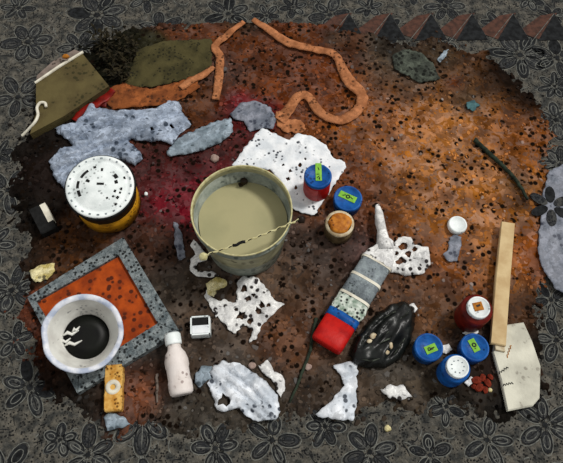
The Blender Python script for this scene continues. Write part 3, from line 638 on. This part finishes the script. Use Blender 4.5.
sheet('plastic_scrap', 'small teal scrap on dark soil at the upper right', 'scrap', [(466,104),(474,101),(479,106),(474,112),(467,110)], M['teal'], amp=.01, seed=26, step=.004)
sheet('paper_scrap', 'tiny white slip pointing up beside the grey green rag', 'scrap', [(437,61),(443,52),(448,50),(446,57),(440,63)], M['greyp'], amp=.006, seed=27, step=.004)
sheet('paper_scrap', 'white scrap between the maroon can and blue jar', 'scrap', [(462,334),(468,330),(478,329),(478,333),(468,337)], M['torn'], amp=.01, seed=28, step=.004)
sheet('paper_scrap', 'white scrap between the square-stickered jar and white-capped jar', 'scrap', [(442,346),(448,344),(452,350),(446,354),(441,352)], M['torn'], amp=.01, seed=29, step=.004)
sheet('paper_scrap', 'white scrap under the white-capped jar, beside red crumbs', 'scrap', [(463,383),(470,377),(474,381),(468,387)], M['torn'], amp=.01, seed=30, step=.004)
sheet('paper_scrap', 'pale frayed scrap by the top of the black bag', 'scrap', [(408,306),(413,304),(417,309),(415,314),(410,314)], M['torn'], amp=.01, seed=32, step=.004)
# ------------------------------------------------------------------ small solid things
t0 = P(173, 334, G+.03); t1 = P(182, 394, G+.03); ax = t0-t1; L1 = ax.length; rz = math.atan2(ax.y, ax.x)
t = thing('plastic_bottle', 'small pinkish white plastic bottle lying beside the tray', 'bottle', (t1.x, t1.y, G), rz)
t.rotation_euler = (0, -math.radians(6.5), rz)
rb_ = 10.8*.0033
def lying(prof, n=28):
    bm = lathe(bmesh.new(), prof, n); bmesh.ops.rotate(bm, verts=bm.verts, cent=(0, 0, 0), matrix=Matrix.Rotation(PI/2, 3, 'Y')); bmesh.ops.translate(bm, verts=bm.verts, vec=(0, 0, rb_*.95)); return bm
obj('body', lying([(0, .004), (rb_*.8, 0), (rb_*.96, .006), (rb_, .014), (rb_, L1*.2), (rb_*.94, L1*.24), (rb_*.94, L1*.42), (rb_, L1*.46), (rb_, L1*.55), (rb_*.85, L1*.66), (rb_*.58, L1*.74), (rb_*.55, L1*.82), (0, L1*.82)]), M['pbot'], t, True)
obj('cap', lying([(0, L1*.81), (rb_*.68, L1*.81), (rb_*.7, L1*.84), (rb_*.7, L1*.97), (rb_*.6, L1), (0, L1)]), M['lid'], t, True)['label'] = 'white screw cap'
c = P(113, 387, G+.03)
t = thing('sponge', 'ochre oblong sponge with a white ring below the basin', 'sponge', (c.x, c.y, G), math.radians(5))
bm = bmesh.new(); ow, ol = 8*.0034, 19*.0036
prism(bm, [(x*ow*(1-.06*(abs(x) > .9 and abs(y) > .9)), y*ol) for x, y in ((-1,-.93),(-.85,-1),(.85,-1),(1,-.93),(1.0,-.3),(.92,-.2),(.92,.2),(1,.3),(1,.93),(.85,1),(-.85,1),(-1,.93),(-1,.3),(-.94,.2),(-.94,-.2),(-1,-.3))], 0, .03, .004); obj('block', bm, M['sponge'], t)
tag(obj('ring', lathe(bmesh.new(), [(.008, .028), (.009, .034), (.020, .035), (.023, .028)], 24), M['edge'], t, True), 'white ring')
c = P(200, 325, G+.04); t = thing('small_box', 'tiny white open box with a dark inside, left of the holed paper', 'box', (c.x, c.y, G), math.radians(4))
bm = bmesh.new(); bw, bd_, bh = .030, .030, .038
for pts in ([(-bw,-bd_),(bw,-bd_),(bw,-bd_+.004),(-bw,-bd_+.004)], [(-bw,bd_-.004),(bw,bd_-.004),(bw,bd_),(-bw,bd_)], [(-bw,-bd_),(-bw+.004,-bd_),(-bw+.004,bd_),(-bw,bd_)], [(bw-.004,-bd_),(bw,-bd_),(bw,bd_),(bw-.004,bd_)], [(-bw,-bd_),(bw,-bd_),(bw,bd_),(-bw,bd_)]):
    prism(bm, pts, 0, bh if len(bm.faces) < 24 else .004)
obj('carton', bm, M['lid'], t)
obj('dark_block', prism(bmesh.new(), [(-bw*.85, bd_*.0), (bw*.85, bd_*.0), (bw*.85, bd_*.85), (-bw*.85, bd_*.85)], .004, .03), M['black'], t)  # black block filling the rear half of the carton
obj('cover', prism(bmesh.new(), [(-bw*.86, -bd_*.86), (bw*.86, -bd_*.86), (bw*.86, 0), (-bw*.86, 0)], .004, bh+.002, .002), M['white'], t)
c = P(458, 224, G+.02); r = 9.5*S(458, 224); t = thing('bottle_cap', 'round white cap alone on orange soil', 'cap', (c.x, c.y, G))
obj('cap_shell', lathe(bmesh.new(), [(0, .001), (r*.95, 0), (r, .003), (r, .014), (r*.92, .02), (r*.8, .021), (r*.76, .019), (0, .0195)], 36), M['lid'], t, True)
c = P(44, 217, G+.03); ang = math.radians(-58)
t = thing('case', 'black oblong case with a white stripe left of the paint can', 'case', (c.x, c.y, G), ang)
obj('shell', prism(bmesh.new(), [(-.055, -.034), (.05, -.034), (.055, -.028), (.055, .022), (-.055, .022)], 0, .03, .004), M['black'], t)
tag(obj('stripe', prism(bmesh.new(), [(-.050, .004), (.026, .004), (.026, .024), (-.050, .024)], .004, .032, .002), M['edge'], t), 'pale stripe')
def twig(label, pts, rad, m, seed=0, name='stick'):
    w = [P(u, v, G+.006) for u, v in pts]; c = w[0]
    s = spline([(p.x-c.x, p.y-c.y, rad) for p in w], 6); s = [Vector(p)+Vector((noise.noise((i*.7, seed, 0)), noise.noise((i*.7, seed, 5)), 0))*.004 for i, p in enumerate(s)]
    o = obj(name, tube(bmesh.new(), s, [rad*(1-.45*i/len(s)) for i in range(len(s))], 8), m, None, True); o.location = (c.x, c.y, G); return tag(o, label, 'stick')
twig('dark green branch lying on orange soil at the upper right', [(474,140),(487,152),(500,164),(512,176),(522,190),(527,200)], .009, M['stick'])
twig('thin pale stick standing between the sponge and bottle', [(157,374),(157,388),(157,402)], .005, M['pink'], 3)
twig('thin dark twig running along the lower soil beside the big sheet', [(316,318),(310,350),(300,378),(290,402)], .006, M['stick'], 5)
proto = obj('crumb', lump(bmesh.new(), (0, 0, .006), (.012, .009, .008), seed=9), M['crumb'])
for i, (u, v, s, a_) in enumerate(((476,381,1.3,0),(482,378,1.0,1),(487,383,1.1,2),(479,388,1.2,.5),(485,390,.9,1.5),(490,377,.8,2.2),(474,387,.8,2.8))):
    o = proto if i == 0 else proto.copy()
    if i: C.objects.link(o)
    p = P(u, v); o.location = (p.x, p.y, G-.001); o.scale = (s,)*3; o.rotation_euler = (0, 0, a_)
    tag(o, 'small red brown crumb in the heap left of the scraper blade', 'crumb', 'red crumbs beside the scraper')
for u, v, s, lab in ((215,159,.016,'pale pink pebble between the bucket and grey blue strip'),(146,194,.007,'tiny white pebble right of the white-lidded can'),(490,390,.007,'tiny yellow pebble beside the red crumbs'),(388,428,.010,'tan pebble at the bottom edge of the soil'),(308,367,.012,'pink pebble right of the narrow white scrap'),(252,366,.012,'pinkish stone at the top edge of the big white sheet')):
    p = P(u, v); o = obj('pebble', lump(bmesh.new(), (0, 0, s*.4), s, .6, seed=u), M['yell'] if 'yellow' in lab or 'tan' in lab else M['lid'] if 'white' in lab and 'tiny' in lab else M['pebble'], None, True)
    o.location = (p.x, p.y, G-.002 if v < 420 else .001); tag(o, lab, 'pebble')
# ------------------------------------------------------------------ light: overcast sky and a weak sun from the right
wd = bpy.data.worlds.new('world'); bpy.context.scene.world = wd; wd.use_nodes = True
bg = wd.node_tree.nodes['Background']; bg.inputs[0].default_value = (1.0, .99, .96, 1); bg.inputs[1].default_value = .46
sd = bpy.data.lights.new('sun', 'SUN'); sd.energy = 2.4; sd.angle = math.radians(9); sd.color = (1, .97, .92)
so = bpy.data.objects.new('sun', sd); C.objects.link(so); so.location = (2, 1, 4)
so.rotation_euler = Vector((-.62, -.30, -1)).to_track_quat('-Z', 'Y').to_euler()
vs_ = bpy.context.scene.view_settings
vs_.view_transform = 'Standard'; vs_.look = 'None'; vs_.gamma = 1; vs_.exposure = 0; vs_.use_curve_mapping = False
